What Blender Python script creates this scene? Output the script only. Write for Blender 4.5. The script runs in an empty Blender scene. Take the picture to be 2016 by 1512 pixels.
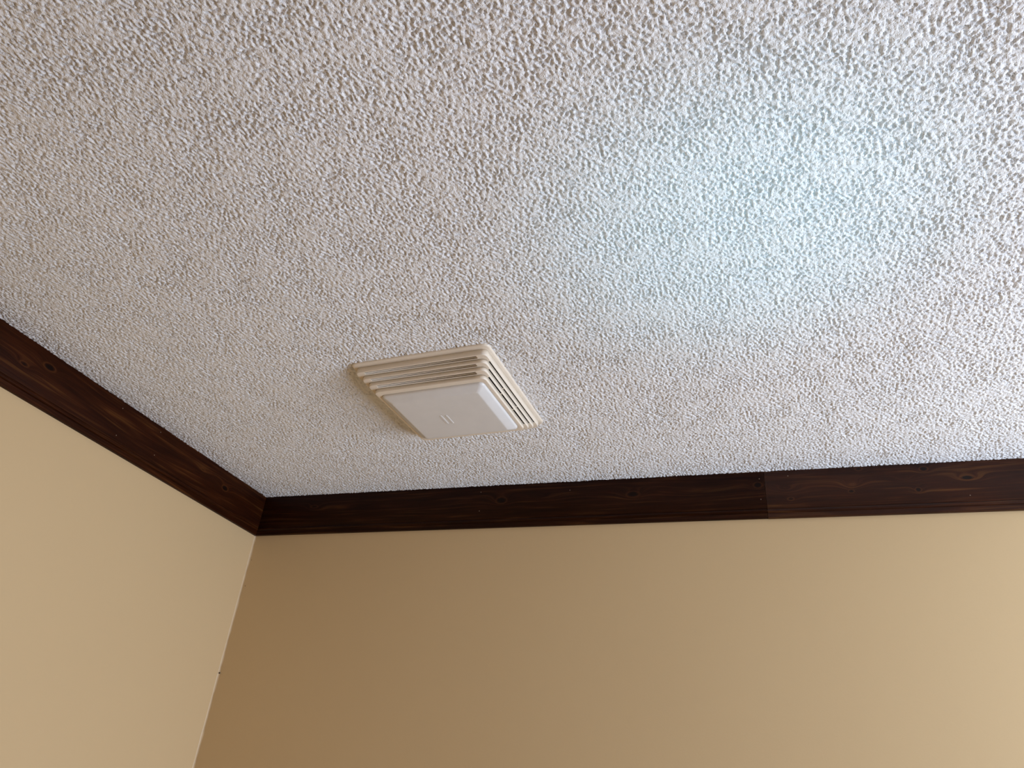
import bpy, bmesh, math
import numpy as np
from mathutils import Vector, Matrix

scene = bpy.context.scene
COL = scene.collection
R = math.radians

# ------------------------------------------------------------------ camera
CAM_Z = 1.61
cam_d = bpy.data.cameras.new('camera')
cam_d.sensor_width = 36.0
cam_d.lens = 1450.0 / 2016.0 * 36.0
cam_d.clip_start = 0.02
cam = bpy.data.objects.new('camera', cam_d)
COL.objects.link(cam)
cam.location = (0, 0, CAM_Z)
cam.rotation_euler = (R(120.8315), R(-4.5976), R(17.7250))
scene.camera = cam

# ------------------------------------------------------------------ world
world = bpy.data.worlds.new('sky')
scene.world = world
world.use_nodes = True
bg = world.node_tree.nodes['Background']
bg.inputs[0].default_value = (0.62, 0.78, 1.0, 1)
bg.inputs[1].default_value = 0.6
world.cycles.sampling_method = 'NONE'
scene.cycles.diffuse_bounces = 4
scene.cycles.glossy_bounces = 2
scene.cycles.max_bounces = 5
scene.cycles.caustics_reflective = False

# ------------------------------------------------------------------ room numbers (metres)
H = 2.44                    # ceiling
XL, YB = -1.5012, 1.8578    # inner faces of the left and back wall
XR, YF = 2.05, -3.00        # right wall (with the window) and the wall behind the camera
WY0, WY1, WZ0, WZ1 = 0.40, 1.66, 0.50, 2.10   # window opening in the right wall
DY0, DY1, DZ1 = -1.25, -0.40, 2.03         # opening added for the warm fill light, right wall behind the camera

# ------------------------------------------------------------------ lights
def area(name, loc, direction, sx, sy, power, color):
    l = bpy.data.lights.new(name, 'AREA')
    l.shape = 'RECTANGLE'; l.size = sx; l.size_y = sy
    l.energy = power; l.color = color
    o = bpy.data.objects.new(name, l); COL.objects.link(o)
    o.location = loc
    o.rotation_euler = Vector(direction).to_track_quat('-Z', 'Y').to_euler()
    return o
# daylight coming in through the window of the right wall
area('window_daylight', (XR + 0.10, (WY0 + WY1) / 2, (WZ0 + WZ1) / 2), (-1, 0, 0.0),
     WY1 - WY0, WZ1 - WZ0, 75.0, (0.85, 1.0, 1.24))
# unseen warm fill added to brighten the left wall, through a made-up doorway
area('warm_fill_light', (XR + 0.12, (DY0 + DY1) / 2, 1.05), (-1, 0.0, 0.0), DY1 - DY0, 1.9, 10.0, (1.0, 0.50, 0.15))
# patch of cool daylight thrown up on the ceiling by a shiny surface below
sp = bpy.data.lights.new('reflected_daylight', 'SPOT')
sp.energy = 30.0; sp.color = (0.32, 0.78, 1.0)
sp.spot_size = R(30); sp.spot_blend = 1.0; sp.shadow_soft_size = 0.12
spo = bpy.data.objects.new('reflected_daylight', sp); COL.objects.link(spo)
spo.location = (0.42, 0.55, 1.05)
spo.rotation_euler = (Vector((0.025, 0.915, H)) - spo.location).to_track_quat('-Z', 'Y').to_euler()

scene.view_settings.view_transform = 'Standard'
scene.view_settings.look = 'None'
scene.view_settings.exposure = 0.0
scene.view_settings.gamma = 1.0
scene.view_settings.use_curve_mapping = False

# ------------------------------------------------------------------ helpers
def new_mesh(name, verts, faces, mat, parent=None, smooth=False, sharp=None):
    me = bpy.data.meshes.new(name)
    me.from_pydata([tuple(v) for v in verts], [], faces)
    me.validate()
    me.update()
    if smooth:
        me.polygons.foreach_set('use_smooth', [True] * len(me.polygons))
        if sharp:
            me.set_sharp_from_angle(angle=R(sharp))
    if mat: me.materials.append(mat)
    o = bpy.data.objects.new(name, me); COL.objects.link(o)
    if parent: o.parent = parent
    return o

def tag(o, label, cat, kind=None, group=None):
    o['label'] = label; o['category'] = cat
    if kind: o['kind'] = kind
    if group: o['group'] = group
    return o

class Boxes:
    def __init__(s): s.v = []; s.f = []
    def add(s, x0, x1, y0, y1, z0, z1):
        n = len(s.v)
        s.v += [(x, y, z) for z in (z0, z1) for y in (y0, y1) for x in (x0, x1)]
        s.f += [tuple(n + i for i in q) for q in
                ((0, 2, 3, 1), (4, 5, 7, 6), (0, 1, 5, 4), (2, 6, 7, 3), (0, 4, 6, 2), (1, 3, 7, 5))]
        return s

class NT:
    """small node-tree helper"""
    def __init__(s, name):
        s.m = bpy.data.materials.new(name); s.m.use_nodes = True
        s.t = s.m.node_tree; s.n = s.t.nodes; s.b = s.n['Principled BSDF']
    def new(s, typ, **kw):
        x = s.n.new(typ)
        for k, v in kw.items(): setattr(x, k, v)
        return x
    def put(s, sock, v):
        if hasattr(v, 'is_linked') or hasattr(v, 'links'): s.t.links.new(v, sock)
        else: sock.default_value = v
    def math(s, op, a, b=0.0, c=None, clamp=False):
        x = s.new('ShaderNodeMath', operation=op, use_clamp=clamp)
        s.put(x.inputs[0], a); s.put(x.inputs[1], b)
        if c is not None: s.put(x.inputs[2], c)
        return x.outputs[0]
    def vec(s, op, a, b=(0, 0, 0)):
        x = s.new('ShaderNodeVectorMath', operation=op)
        s.put(x.inputs[0], a); s.put(x.inputs[1], b)
        return x.outputs['Value'] if op in ('DOT_PRODUCT', 'LENGTH') else x.outputs[0]
    def noise(s, vec, scale, detail=2.0, rough=0.5, dist=0.0):
        x = s.new('ShaderNodeTexNoise')
        s.put(x.inputs['Vector'], vec); x.inputs['Scale'].default_value = scale
        x.inputs['Detail'].default_value = detail; x.inputs['Roughness'].default_value = rough
        x.inputs['Distortion'].default_value = dist
        return x.outputs['Fac']
    def ramp(s, fac, stops):
        x = s.new('ShaderNodeValToRGB'); s.put(x.inputs[0], fac)
        e = x.color_ramp.elements
        while len(e) < len(stops): e.new(0.5)
        for i, (p, c) in enumerate(stops):
            e[i].position = p; e[i].color = (c[0], c[1], c[2], 1)
        return x.outputs[0]
    def mix(s, fac, a, b, mode='MIX'):
        x = s.new('ShaderNodeMix', data_type='RGBA', blend_type=mode)
        s.put(x.inputs[0], fac); s.put(x.inputs[6], a); s.put(x.inputs[7], b)
        return x.outputs[2]
    def bump(s, height, strength, dist):
        x = s.new('ShaderNodeBump'); x.inputs['Strength'].default_value = strength
        x.inputs['Distance'].default_value = dist; s.put(x.inputs['Height'], height)
        s.t.links.new(x.outputs[0], s.b.inputs['Normal'])
    def pos(s): return s.new('ShaderNodeNewGeometry').outputs['Position']
    def base(s, v, rough=0.5, spec=0.5):
        s.put(s.b.inputs['Base Color'], v)
        s.b.inputs['Roughness'].default_value = rough
        s.b.inputs['Specular IOR Level'].default_value = spec
        return s

# ------------------------------------------------------------------ materials
def mat_ceiling():
    t = NT('textured_ceiling_paint'); p = t.pos()
    n = t.noise(p, 2.2, 1)
    t.base(t.ramp(n, [(0.3, (0.81, 0.81, 0.81)), (0.7, (0.85, 0.85, 0.85))]), 0.95, 0.0)
    h = t.noise(p, 300, 1, 0.55)
    h = t.ramp(h, [(0.32, (0, 0, 0)), (0.52, (1, 1, 1))])
    t.bump(h, 0.50, 0.0013)
    return t.m
def mat_wall():
    t = NT('tan_wall_paint'); p = t.pos()
    n = t.noise(p, 1.3, 2)
    t.base(t.ramp(n, [(0.3, (0.595, 0.428, 0.230)), (0.7, (0.610, 0.442, 0.240))]), 0.6, 0.3)
    h = t.noise(p, 220, 2, 0.5)
    t.bump(h, 0.12, 0.0008)
    return t.m
def mat_wood(name, axis, knots, shift, tone=1.0, spec=0.12):
    """stained pine: grain follows contours that bulge around the knots; knots = (along, z, half length, half height, strength, core darkness)"""
    t = NT(name); p = t.pos()
    sx = t.new('ShaderNodeSeparateXYZ'); t.put(sx.inputs[0], p)
    u, z = sx.outputs[axis], sx.outputs[2]
    cm = t.new('ShaderNodeCombineXYZ'); t.put(cm.inputs[0], u); t.put(cm.inputs[1], z)
    q = cm.outputs[0]
    field = z; core = 0.0
    for (ku, kz, ru, rz, a, dark) in knots:
        d = t.vec('MULTIPLY', t.vec('SUBTRACT', q, (ku, kz, 0)), (1 / ru, 1 / rz, 0))
        dd = t.vec('DOT_PRODUCT', d, d)
        e = t.math('EXPONENT', t.math('MULTIPLY', dd, -0.45))
        field = t.math('ADD', field, t.math('MULTIPLY', e, a))
        if dark:
            e2 = t.math('EXPONENT', t.math('MULTIPLY', dd, -2.2))
            core = t.math('MAXIMUM', core, t.math('MULTIPLY', e2, dark))
    # wandering grain
    lw = t.new('ShaderNodeCombineXYZ'); t.put(lw.inputs[0], t.math('MULTIPLY', u, 1.0)); t.put(lw.inputs[1], t.math('MULTIPLY', z, 5.0)); lw.inputs[2].default_value = shift
    wander = t.math('MULTIPLY', t.math('SUBTRACT', t.noise(lw.outputs[0], 2.0, 1), 0.5), 0.03)
    field = t.math('ADD', field, wander)
    g = t.new('ShaderNodeCombineXYZ'); t.put(g.inputs[0], t.math('MULTIPLY', u, 0.35)); t.put(g.inputs[1], t.math('MULTIPLY', field, 9.0)); g.inputs[2].default_value = shift
    rings = t.noise(g.outputs[0], 16.0, 2, 0.55)
    f = t.new('ShaderNodeCombineXYZ'); t.put(f.inputs[0], t.math('MULTIPLY', u, 4.0)); t.put(f.inputs[1], t.math('MULTIPLY', field, 420.0)); f.inputs[2].default_value = shift
    fine = t.noise(f.outputs[0], 2.0, 2)
    k = tone
    c = t.ramp(rings, [(0.34, (0.018 * k, 0.0034 * k, 0.0007 * k)), (0.54, (0.031 * k, 0.0066 * k, 0.0012 * k)),
                       (0.62, (0.055 * k, 0.0160 * k, 0.0040 * k)), (0.70, (0.090 * k, 0.034 * k, 0.008 * k))])
    c = t.mix(0.35, c, t.ramp(fine, [(0.35, (0.012 * k, 0.003 * k, 0.001 * k)), (0.65, (0.050 * k, 0.014 * k, 0.004 * k))]))
    blot = t.noise(lw.outputs[0], 7.0, 3)
    c = t.mix(1.0, c, t.ramp(blot, [(0.3, (0.70, 0.66, 0.66)), (0.7, (1.15, 1.12, 1.05))]), 'MULTIPLY')
    halo = t.math('MULTIPLY', t.math('SUBTRACT', 1.0, t.math('ABSOLUTE', t.math('MULTIPLY', t.math('SUBTRACT', core, 0.22), 7.0))), 0.55, clamp=True)
    c = t.mix(halo, c, (0.085 * k, 0.028 * k, 0.007 * k, 1))
    c = t.mix(t.math('MULTIPLY', t.math('SUBTRACT', core, 0.30), 3.0, clamp=True), c, (0.006, 0.002, 0.001, 1))
    t.base(c, 0.38, spec)
    t.bump(fine, 0.10, 0.0006)
    return t.m
def mat_plastic(name, col, rough, spec=0.5):
    t = NT(name); p = t.pos()
    n = t.noise(p, 30, 2)
    a = tuple(x * 0.98 for x in col); b = tuple(min(1, x * 1.02) for x in col)
    t.base(t.ramp(n, [(0.3, a), (0.7, b)]), rough, spec)
    return t.m
def mat_floor():
    t = NT('oak_floor'); p = t.pos()
    mp = t.vec('MULTIPLY', p, (1.5, 14.0, 1.0))
    t.base(t.ramp(t.noise(mp, 2.0, 4), [(0.3, (0.22, 0.14, 0.08)), (0.7, (0.30, 0.20, 0.12))]), 0.4)
    return t.m

M_ceil = mat_ceiling(); M_wall = mat_wall(); M_floor = mat_floor()
M_ivory = mat_plastic('aged_ivory_plastic', (0.80, 0.71, 0.585), 0.38)
M_lens = mat_plastic('frosted_white_plastic', (0.74, 0.735, 0.72), 0.30)
M_dark = mat_plastic('dark_housing_metal', (0.012, 0.009, 0.008), 0.6)
M_nail = mat_plastic('filled_nail_head', (0.22, 0.15, 0.10), 0.5)
M_caulk = mat_plastic('cream_caulk', (0.66, 0.50, 0.31), 0.5)
M_speck = mat_plastic('dark_speck', (0.03, 0.02, 0.012), 0.7)
M_white = mat_plastic('white_window_paint', (0.80, 0.79, 0.76), 0.4)

# ------------------------------------------------------------------ walls, floor, window
T = 0.12
b = Boxes().add(XL - T, XL, YF - T, YB + T, 0, H + 0.26)
wall_left = tag(new_mesh('wall_left', b.v, b.f, M_wall), 'tan painted wall at the left, brighter, meeting the corner', 'wall', 'structure')
b = Boxes().add(XL, XR, YB, YB + T, 0, H + 0.26)
wall_back = tag(new_mesh('wall_back', b.v, b.f, M_wall), 'wide tan painted wall below the longer dark trim', 'wall', 'structure')
b = Boxes().add(XL, XR, YF - T, YF, 0, H + 0.26)
tag(new_mesh('wall_front', b.v, b.f, M_wall), 'tan painted wall behind the viewer', 'wall', 'structure')
b = Boxes()
b.add(XR, XR + T, YF - T, DY0, 0, H + 0.26).add(XR, XR + T, DY0, DY1, DZ1, H + 0.26).add(XR, XR + T, DY1, WY0, 0, H + 0.26).add(XR, XR + T, WY1, YB + T, 0, H + 0.26)
b.add(XR, XR + T, WY0, WY1, 0, WZ0).add(XR, XR + T, WY0, WY1, WZ1, H + 0.26)
tag(new_mesh('wall_right', b.v, b.f, M_wall), 'tan painted wall with the window opening, right of the viewer', 'wall', 'structure')
b = Boxes().add(XL - T, XR + T, YF - T, YB + T, -0.1, 0)
tag(new_mesh('floor', b.v, b.f, M_floor), 'brown wooden floor below the view', 'floor', 'structure')
w = 0.05
b = Boxes()
b.add(XR - 0.015, XR + 0.04, WY0 - w, WY0, WZ0 - w, WZ1 + w).add(XR - 0.015, XR + 0.04, WY1, WY1 + w, WZ0 - w, WZ1 + w)
b.add(XR - 0.015, XR + 0.04, WY0, WY1, WZ0 - w, WZ0).add(XR - 0.015, XR + 0.04, WY0, WY1, WZ1, WZ1 + w)
tag(new_mesh('window_1', b.v, b.f, M_white), 'white window frame in the right wall, outside the view', 'window', 'structure')

b = Boxes()  # made-up door frame around the opening of the warm fill light
b.add(XR - 0.015, XR + T, DY0 - 0.06, DY0, 0, DZ1 + 0.06).add(XR - 0.015, XR + T, DY1, DY1 + 0.06, 0, DZ1 + 0.06).add(XR - 0.015, XR + T, DY0, DY1, DZ1, DZ1 + 0.06)
tag(new_mesh('added_door_1', b.v, b.f, M_white), 'white door frame added around the warm fill light, right wall, outside the view', 'door', 'structure')
# ------------------------------------------------------------------ vent placement (needed for the ceiling hole)
VX, VY, VA = -0.6400, 1.3298, R(-3.536)
def vent_local(x, y):
    c, s = math.cos(VA), math.sin(VA)
    dx, dy = x - VX, y - VY
    return c * dx + s * dy, -s * dx + c * dy

# ------------------------------------------------------------------ ceiling: sprayed texture as real relief
rng = np.random.default_rng(11)
def perlin(x, y, lam, n=1024):
    a = rng.random((n, n)) * 2 * np.pi
    gx, gy = np.cos(a), np.sin(a)
    u, v = x / lam + 517.3, y / lam + 391.7
    i, j = np.floor(u).astype(int), np.floor(v).astype(int)
    fu, fv = u - i, v - j
    def g(di, dj):
        ii, jj = (i + di) % n, (j + dj) % n
        return gx[ii, jj] * (fu - di) + gy[ii, jj] * (fv - dj)
    su = fu ** 3 * (fu * (fu * 6 - 15) + 10); sv = fv ** 3 * (fv * (fv * 6 - 15) + 10)
    a0 = g(0, 0) * (1 - su) + g(1, 0) * su
    a1 = g(0, 1) * (1 - su) + g(1, 1) * su
    return (a0 * (1 - sv) + a1 * sv) * 1.5
def axis_pts(segs):
    out = []
    for a, bb, st in segs:
        out.append(np.linspace(a, bb, max(2, int(round((bb - a) / st)) + 1))[:-1])
    return np.concatenate(out + [np.array([segs[-1][1]])])
gx = axis_pts([(XL - 0.02, 0.68, 0.0018), (0.68, XR + 0.02, 0.014)])
gy = axis_pts([(YF - 0.02, -0.5, 0.05), (-0.5, 0.24, 0.012), (0.24, 1.0, 0.0017), (1.0, YB + 0.02, 0.0020)])
X, Y = np.meshgrid(gx, gy, indexing='xy')
n1 = perlin(X, Y, 0.0060); n2 = perlin(X, Y, 0.0045); n3 = perlin(X, Y, 0.07); n4 = perlin(X, Y, 0.016)
def sstep(a, b_, v):
    t = np.clip((v - a) / (b_ - a), 0, 1); return t * t * (3 - 2 * t)
lumps = sstep(-0.7, 0.8, n1 + 0.5 * n4 + 0.25 * n3)                  # soft blobs of the sprayed coat
pits = sstep(0.14, 0.44, n2 + 0.35 * n4 - 0.25 * n3)                 # small holes between them
Z = H + 0.0004 - 0.0016 * lumps + 0.0032 * pits
ny, nx = X.shape
co = np.stack([X, Y, Z], -1).reshape(-1, 3).astype(np.float32)
ii = np.arange((ny - 1) * (nx - 1)); r, c = ii // (nx - 1), ii % (nx - 1)
a = r * nx + c
quads = np.stack([a, a + nx, a + nx + 1, a + 1], -1)           # normals point down
cx, cy = co[a, 0], co[a, 1]
ca, sa = math.cos(VA), math.sin(VA)
lu = ca * (cx - VX) + sa * (cy - VY); lv = -sa * (cx - VX) + ca * (cy - VY)
quads = quads[~((np.abs(lu) < 0.152) & (np.abs(lv) < 0.155))]
me = bpy.data.meshes.new('ceiling')
me.vertices.add(len(co)); me.vertices.foreach_set('co', co.ravel())
me.loops.add(quads.size); me.loops.foreach_set('vertex_index', quads.ravel().astype(np.int32))
me.polygons.add(len(quads)); me.polygons.foreach_set('loop_start', np.arange(0, quads.size, 4, dtype=np.int32))
me.polygons.foreach_set('use_smooth', np.ones(len(quads), dtype=bool))
me.update(calc_edges=True)
me.materials.append(M_ceil)
ceiling = bpy.data.objects.new('ceiling', me); COL.objects.link(ceiling)
tag(ceiling, 'off-white ceiling with a rough sprayed texture', 'ceiling', 'structure')
b = Boxes().add(XL - T, XR + T, YF - T, YB + T, H + 0.2, H + 0.26)
slab = new_mesh('ceiling_slab', b.v, b.f, M_white, ceiling)

# ------------------------------------------------------------------ dark wooden trim under the ceiling
HT = 0.1235
# profile: (distance from the wall, distance below the ceiling); flat board, quirk, bead, thin lower fillet
PROF = [(0.0, 0.0), (0.0151, 0.0), (0.0151, 0.1005), (0.0146, 0.1015), (0.0134, 0.1018), (0.0134, 0.1030), (0.0145, 0.1034),
        (0.0150, 0.1046), (0.0150, 0.1066), (0.0146, 0.1084), (0.0136, 0.1100), (0.0120, 0.1108), (0.0098, 0.1110),
        (0.0094, 0.1122), (0.0092, 0.1205), (0.0086, 0.1228), (0.0072, HT), (0.0, HT)]
def trim(name, side, a0, a1, mitre0, mitre1, mat, label):
    """side 'left' runs along y, 'back' along x; a mitred end shortens with the distance from the wall"""
    vs, fs = [], []
    n = len(PROF)
    for k, (end, mit) in enumerate(((a0, mitre0), (a1, mitre1))):
        for d, z in PROF:
            al = end + mit * d
            vs.append((XL + d, al, H - z) if side == 'left' else (al, YB - d, H - z))
    for i in range(n):
        j = (i + 1) % n
        fs.append((i, j, n + j, n + i) if side == 'back' else (i, n + i, n + j, j))
    fs.append(tuple(range(n))); fs.append(tuple(range(2 * n - 1, n - 1, -1)))
    o = new_mesh(name, vs, fs, mat)
    bm = bmesh.new(); bm.from_mesh(o.data); bmesh.ops.recalc_face_normals(bm, faces=bm.faces); bm.to_mesh(o.data); bm.free()
    o.data.polygons.foreach_set('use_smooth', [True] * len(o.data.polygons)); o.data.set_sharp_from_angle(angle=R(35))
    return tag(o, label, 'trim', 'structure')
Zc = CAM_Z
K_left = [(1.0025, Zc + .7976, .020, .010, .016, .9), (0.947, Zc + .772, .016, .007, .012, .6), (1.651, Zc + .7799, .017, .010, .017, .95),
          (1.545, Zc + .791, .02, .006, .008, .4), (1.30, Zc + .764, .09, .010, .012, 0), (0.70, Zc + .78, .02, .010, .016, .9)]
K_b1 = [(-.687, Zc + .783, .020, .013, .020, .9), (-.3131, Zc + .7833, .022, .011, .018, .85), (.0075, Zc + .7928, .013, .010, .016, .95),
        (-.128, Zc + .779, .10, .012, .016, 0), (-.58, Zc + .786, .05, .008, .014, 0), (-1.1, Zc + .776, .20, .008, .014, 0), (-1.3, Zc + .79, .02, .008, .012, .5)]
K_b2 = [(.0709, Zc + .777, .026, .008, .016, 0), (.2284, Zc + .7824, .018, .009, .018, .25), (.2236, Zc + .7652, .009, .006, .010, .8),
        (.2482, Zc + .8236, .012, .007, .010, .6), (.3912, Zc + .8149, .012, .008, .012, .85), (.3706, Zc + .7617, .009, .008, .012, .8),
        (.4786, Zc + .7872, .020, .008, .016, .95), (.0827, Zc + .7517, .012, .007, .010, .5), (.345, Zc + .79, .02, .006, .010, 0),
        (.56, Zc + .775, .10, .012, .012, 0), (.9, Zc + .78, .02, .010, .016, .9)]
JOINT = 0.0245
tr_left = trim('trim_1', 'left', YF, YB, 0, -1, mat_wood('stained_pine_left', 1, K_left, 3.1, 1.0, 0.09),
               'dark brown wooden trim board along the left wall under the ceiling')
tr_b1 = trim('trim_2', 'back', XL, JOINT - 0.0004, 1, 0, mat_wood('stained_pine_back', 0, K_b1, 7.7, 0.6),
             'darkest wooden trim board on the back wall, from the corner to the joint')
tr_b2 = trim('trim_3', 'back', JOINT + 0.0004, XR, 0, 0, mat_wood('stained_pine_back_right', 0, K_b2, 12.9, 0.95, 0.26),
             'knotty brown wooden trim board on the back wall, right of the joint')
tr_b2.location.z -= 0.0008

# filled nail heads on the boards
def disc(rad, bulge, seg=10):
    vs = [(0, 0, bulge)] + [(rad * .6 * math.cos(2 * math.pi * k / seg), rad * .6 * math.sin(2 * math.pi * k / seg), bulge * .8) for k in range(seg)] \
         + [(rad * math.cos(2 * math.pi * k / seg), rad * math.sin(2 * math.pi * k / seg), -0.0004) for k in range(seg)]
    fs = [(0, 1 + k, 1 + (k + 1) % seg) for k in range(seg)] + [(1 + k, 1 + seg + k, 1 + seg + (k + 1) % seg, 1 + (k + 1) % seg) for k in range(seg)]
    return vs, fs
v, f = disc(0.0016, 0.0004)
nail0 = None
def nail(parent, loc, rot):
    global nail0
    if nail0 is None:
        nail0 = new_mesh('nail_head', v, f, M_nail, parent, smooth=True); o = nail0
    else:
        o = nail0.copy(); COL.objects.link(o); o.parent = parent
    o.location = loc; o.rotation_euler = rot
for x, z in ((-.7516, .811), (-.4878, .8039), (-.7506, .7535), (.0122, .810), (.0115, .7537)):
    nail(tr_b1, (x, YB - .0151, Zc + z), (R(90), 0, 0))
for x, z in ((.082, .814), (.4756, .7423)):
    nail(tr_b2, (x, YB - .0151, Zc + z + .0008), (R(90), 0, 0))
for y, z in ((1.2218, .8125), (1.233, .7425), (1.3584, .8153), (1.3644, .7511)):
    nail(tr_left, (XL + .0151, y, Zc + z), (0, R(90), 0))

# caulk bead in the wall corner, slightly wavy
vs, fs = [], []
N = 160
for k in range(N + 1):
    z = (H - HT) * k / N
    wv = 0.0034 + 0.0009 * math.sin(k * 0.9) * math.sin(k * 0.37 + 1) + 0.0005 * math.sin(k * 2.3)
    for q in range(5):
        an = q / 4 * math.pi / 2
        # concave-ish fillet between the two walls
        vs.append((XL + wv * 1.5 * (1 - math.sin(an)) ** 1.2 + 0.0002, YB - 0.0002 - wv * (1 - math.cos(an)) ** 1.2, z))
for k in range(N):
    for q in range(4):
        a0 = k * 5 + q
        fs.append((a0, a0 + 1, a0 + 6, a0 + 5))
new_mesh('caulk_bead', vs, fs, M_caulk, wall_left, smooth=True)
v2, f2 = disc(0.0024, 0.0008)
sk0 = new_mesh('paint_speck', v2, f2, M_speck, wall_back, smooth=True)
sk0.location = (XL + 0.0055, YB - 0.0030, Zc + .3005); sk0.rotation_euler = (R(90), 0, 0)
for x, z, sc in ((XL + .012, .55, .6), (XL + .010, .63, .5)):
    o = sk0.copy(); COL.objects.link(o); o.parent = wall_back; o.location = (x, YB, Zc + z); o.scale = (sc,) * 3

# ------------------------------------------------------------------ exhaust fan with light
fan = bpy.data.objects.new('exhaust_fan', None); COL.objects.link(fan)
fan.location = (VX, VY, H); fan.rotation_euler = (0, 0, VA)
fan.empty_display_size = 0.1
tag(fan, 'ivory plastic ceiling exhaust fan with stepped louvre grille and frosted light lens', 'exhaust fan')

# rectangles x0, x1, y0, y1 and corner radius of each step, measured from the fan's centre
RECT = [(-.1638, .1638, -.1766, .1766, .014), (-.1560, .1560, -.1645, .1645, .012), (-.1470, .1498, -.1495, .1500, .012),
        (-.1385, .1436, -.1345, .1360, .012), (-.1300, .1370, -.1185, .1215, .012), (-.1200, .1275, -.1040, .1080, .011)]
DEP = [0.004, 0.0185, 0.0275, 0.0363, 0.0452]
def rr(rect, marks_x, marks_y, seg=6):
    """rounded rectangle as a loop of points; the straight runs carry marks so that slots can start and stop there"""
    x0, x1, y0, y1, rad = rect
    pts = []
    def arc(cx, cy, a0):
        for k in range(seg + 1):
            an = a0 + math.pi / 2 * k / seg
            pts.append((cx + rad * math.cos(an), cy + rad * math.sin(an)))
    arc(x0 + rad, y0 + rad, math.pi)
    for m in marks_x: pts.append((m, y0))
    arc(x1 - rad, y0 + rad, -math.pi / 2)
    for m in marks_y: pts.append((x1, m))
    arc(x1 - rad, y1 - rad, 0)
    for m in reversed(marks_x): pts.append((m, y1))
    arc(x0 + rad, y1 - rad, math.pi / 2)
    for m in reversed(marks_y): pts.append((x0, m))
    return pts
def lerp_rect(a, b, t): return tuple(p + (q - p) * t for p, q in zip(a, b))
SEG = 6
def tier(name, loops, slots, marks_x, marks_y, thick):
    """loops: (rect, depth) rings from outside to inside; slots(i, side, m) -> True leaves a hole in band i between marks m and m+1"""
    rings = [rr(rc, marks_x, marks_y, SEG) for rc, d in loops]
    n = len(rings[0]); vs = []; fs = []
    for (rc, d), ring in zip(loops, rings):
        vs += [(x, y, -d) for x, y in ring]
    nxm, nym = len(marks_x), len(marks_y)
    sec = {}
    def reg(start, count, side, rev):
        for m in range(count - 1):
            sec[start + m] = (side, count - 2 - m if rev else m)
    i0 = SEG + 1
    reg(i0, nxm, 'near', False); i0 += nxm + SEG + 1
    reg(i0, nym, 'right', False); i0 += nym + SEG + 1
    reg(i0, nxm, 'far', True); i0 += nxm + SEG + 1
    reg(i0, nym, 'left', True)
    for i in range(len(loops) - 1):
        for j in range(n):
            if j in sec and slots(i, *sec[j]): continue
            k = (j + 1) % n
            fs.append((i * n + j, (i + 1) * n + j, (i + 1) * n + k, i * n + k))
    o = new_mesh(name, vs, fs, M_ivory, fan)
    bm = bmesh.new(); bm.from_mesh(o.data)
    bmesh.ops.delete(bm, geom=[q for q in bm.verts if not q.link_faces], context='VERTS')
    bm.to_mesh(o.data); bm.free()
    o.data.polygons.foreach_set('use_smooth', [True] * len(o.data.polygons)); o.data.set_sharp_from_angle(angle=R(38))
    md = o.modifiers.new('thickness', 'SOLIDIFY'); md.thickness = thick; md.offset = SOLID_OFF
    return o
SOLID_OFF = -1.0
def shrink(rc, e): return (rc[0] + e, rc[1] - e, rc[2] + e, rc[3] - e, max(0.003, rc[4] - e))
def marks(rc, inner):
    y0, y1 = max(rc[2] + .014, inner[2] + inner[4] + .0014), min(rc[3] - .014, inner[3] - inner[4] - .0014)
    x0, x1 = max(rc[0] + .018, inner[0] + inner[4] + .0016), min(rc[1] - .023, inner[1] - inner[4] - .0016)
    a, c = y0 + (y1 - y0) / 3, y0 + (y1 - y0) * 2 / 3
    return ([x0 - .0015, x0, x1, x1 + .0015],
            [y0 - .0012, y0, a - .0012, a + .0012, c - .0012, c + .0012, y1, y1 + .0012])
MX, MY = marks(RECT[0], RECT[1])
no = lambda i, s_, m: False
# outer flange: rounded edge, flat, foot of the first riser
A, B_ = RECT[0], RECT[1]
tier('flange', [(A, -0.0012), (A, 0.0016), (shrink(A, .0008), .0032), (shrink(A, .0026), .0042), (lerp_rect(A, B_, .45), .0046),
                (lerp_rect(A, B_, .9), .0046), (B_, .0052)], no, MX, MY, 0.0016)
for k in range(1, 5):
    a_, b_ = RECT[k], RECT[k + 1]
    MX, MY = marks(a_, b_)
    d0, d1 = DEP[k - 1] + 0.0004, DEP[k]
    t0 = [0.0, .04, .16, .30, .44, .56, .70, .86, 1.0]
    loops = [(a_, d0), (a_, d1 - .0030), (shrink(a_, .0003), d1 - .0015), (shrink(a_, .0012), d1 - .0003)]
    if k < 4:
        for t in (.18, .24, .42, .56, .76, .88): loops.append((lerp_rect(a_, b_, t), d1))
        loops.append((b_, d1 + .0003))
        # bands: 3 -> up to .34 ; 4: slot ; 5: bar ; 6: slot ; 7: rest
        def slots(i, side, m, k=k):
            if side in ('near', 'far'): return i in (5, 7) and m == 1
            struts = {1: (), 2: (2, 4), 3: (2, 4)}[k]
            if side == 'left': return 4 <= i <= 8 and 2 <= m <= 5
            return 4 <= i <= 8 and 1 <= m <= 5 and m not in struts
        tier('louvre', loops, slots, MX, MY, 0.0014)
    else:
        loops += [(lerp_rect(a_, b_, .40), d1), (lerp_rect(a_, b_, .85), d1), (b_, d1 - .0006), (b_, d1 - .006)]
        tier('lens_surround', loops, no, MX, MY, 0.0012)

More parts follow.
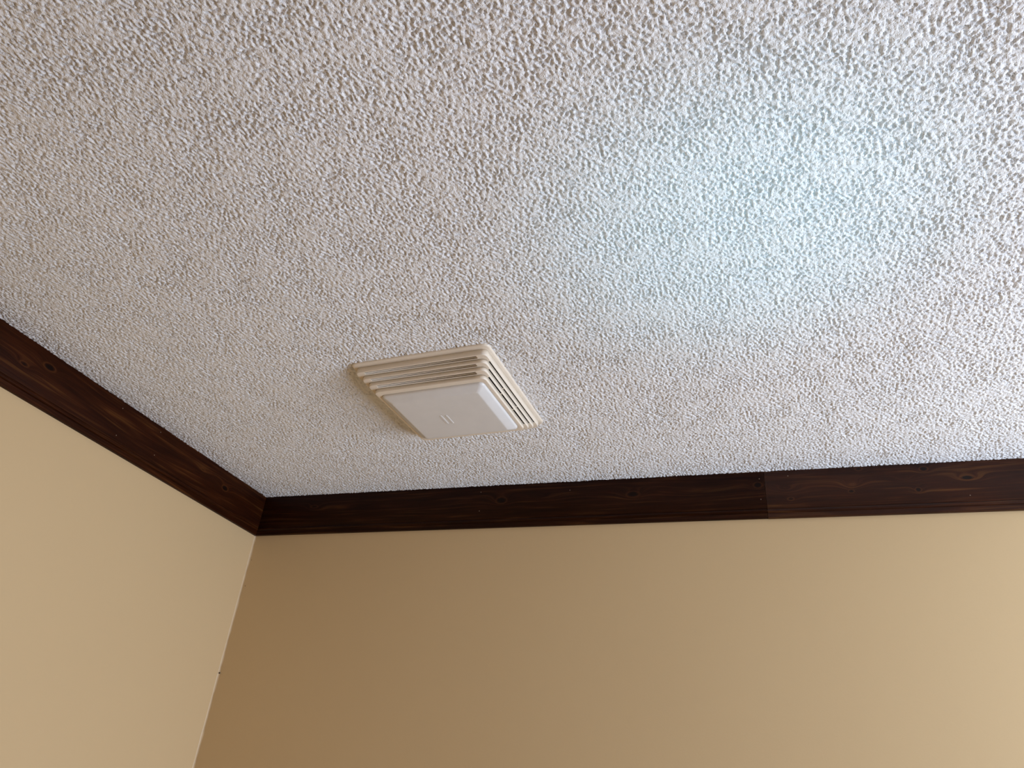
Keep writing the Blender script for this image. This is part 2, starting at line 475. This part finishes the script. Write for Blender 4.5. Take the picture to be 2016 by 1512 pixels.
# frosted lens: upright edge, rounded shoulder, flat face
LR = shrink(RECT[5], .0006)
prof = [(0, .038), (0, .0465), (.0010, .0488), (.0035, .0502), (.0100, .0537), (.0168, .0571), (.0185, .0577), (.0200, .0579), (.0230, .0579)]
vs, fs = [], []
rings = []
for e, d in prof:
    rc = (LR[0] + e, LR[1] - e, LR[2] + e, LR[3] - e, max(.006, LR[4] - e * .35))
    rings.append(rr(rc, [], [], 6))
n = len(rings[0])
for (e, d), ring in zip(prof, rings): vs += [(x, y, -d) for x, y in ring]
for i in range(len(prof) - 1):
    for j in range(n):
        k = (j + 1) % n
        fs.append((i * n + j, (i + 1) * n + j, (i + 1) * n + k, i * n + k))
base = (len(prof) - 1) * n
fs.append(tuple(base + j for j in range(n))[::-1])
lens = new_mesh('light_lens', vs, fs, M_lens, fan, smooth=True, sharp=50)
bm = bmesh.new(); bm.from_mesh(lens.data); bmesh.ops.recalc_face_normals(bm, faces=bm.faces)
bm.to_mesh(lens.data); bm.free()
lens['label'] = 'frosted grey-white square light lens'
# two raised bars in the middle of the lens
def rbar(w, l, h):
    vs = []; fs = []; m = 8
    for e, z in ((0, 0), (0.0002, -h * .6), (.0010, -h)):
        for k in range(2 * m + 2):
            if k <= m: an = math.pi * k / m; cy = l / 2 - w / 2
            else: an = math.pi + math.pi * (k - m - 1) / m; cy = -(l / 2 - w / 2)
            vs.append(((w / 2 - e) * math.cos(an), cy + (w / 2 - e) * math.sin(an), z))
    q = 2 * m + 2
    for i in range(2):
        for j in range(q): fs.append((i * q + j, (i + 1) * q + j, (i + 1) * q + (j + 1) % q, i * q + (j + 1) % q))
    fs.append(tuple(2 * q + j for j in range(q)))
    return vs, fs
v, f = rbar(.0062, .040, .0009)
bar = new_mesh('raised_bar', v, f, M_lens, lens, smooth=True, sharp=40)
bm = bmesh.new(); bm.from_mesh(bar.data); bmesh.ops.recalc_face_normals(bm, faces=bm.faces); bm.to_mesh(bar.data); bm.free()
bar.location = (-.0165, .010, -.0577)
b2 = bar.copy(); COL.objects.link(b2); b2.parent = lens; b2.location = (-.0035, .011, -.0577)

# housing above the ceiling, open at the bottom, and the light box behind the lens
b = Boxes()
x_, y_, t_ = .150, .153, .002
b.add(-x_, -x_ + t_, -y_, y_, -.002, .16).add(x_ - t_, x_, -y_, y_, -.002, .16)
b.add(-x_, x_, -y_, -y_ + t_, -.002, .16).add(-x_, x_, y_ - t_, y_, -.002, .16).add(-x_, x_, -y_, y_, .158, .16)
new_mesh('housing', b.v, b.f, M_dark, fan)
b = Boxes().add(-.112, .118, -.096, .100, -.036, .05)
new_mesh('light_box', b.v, b.f, M_dark, fan)
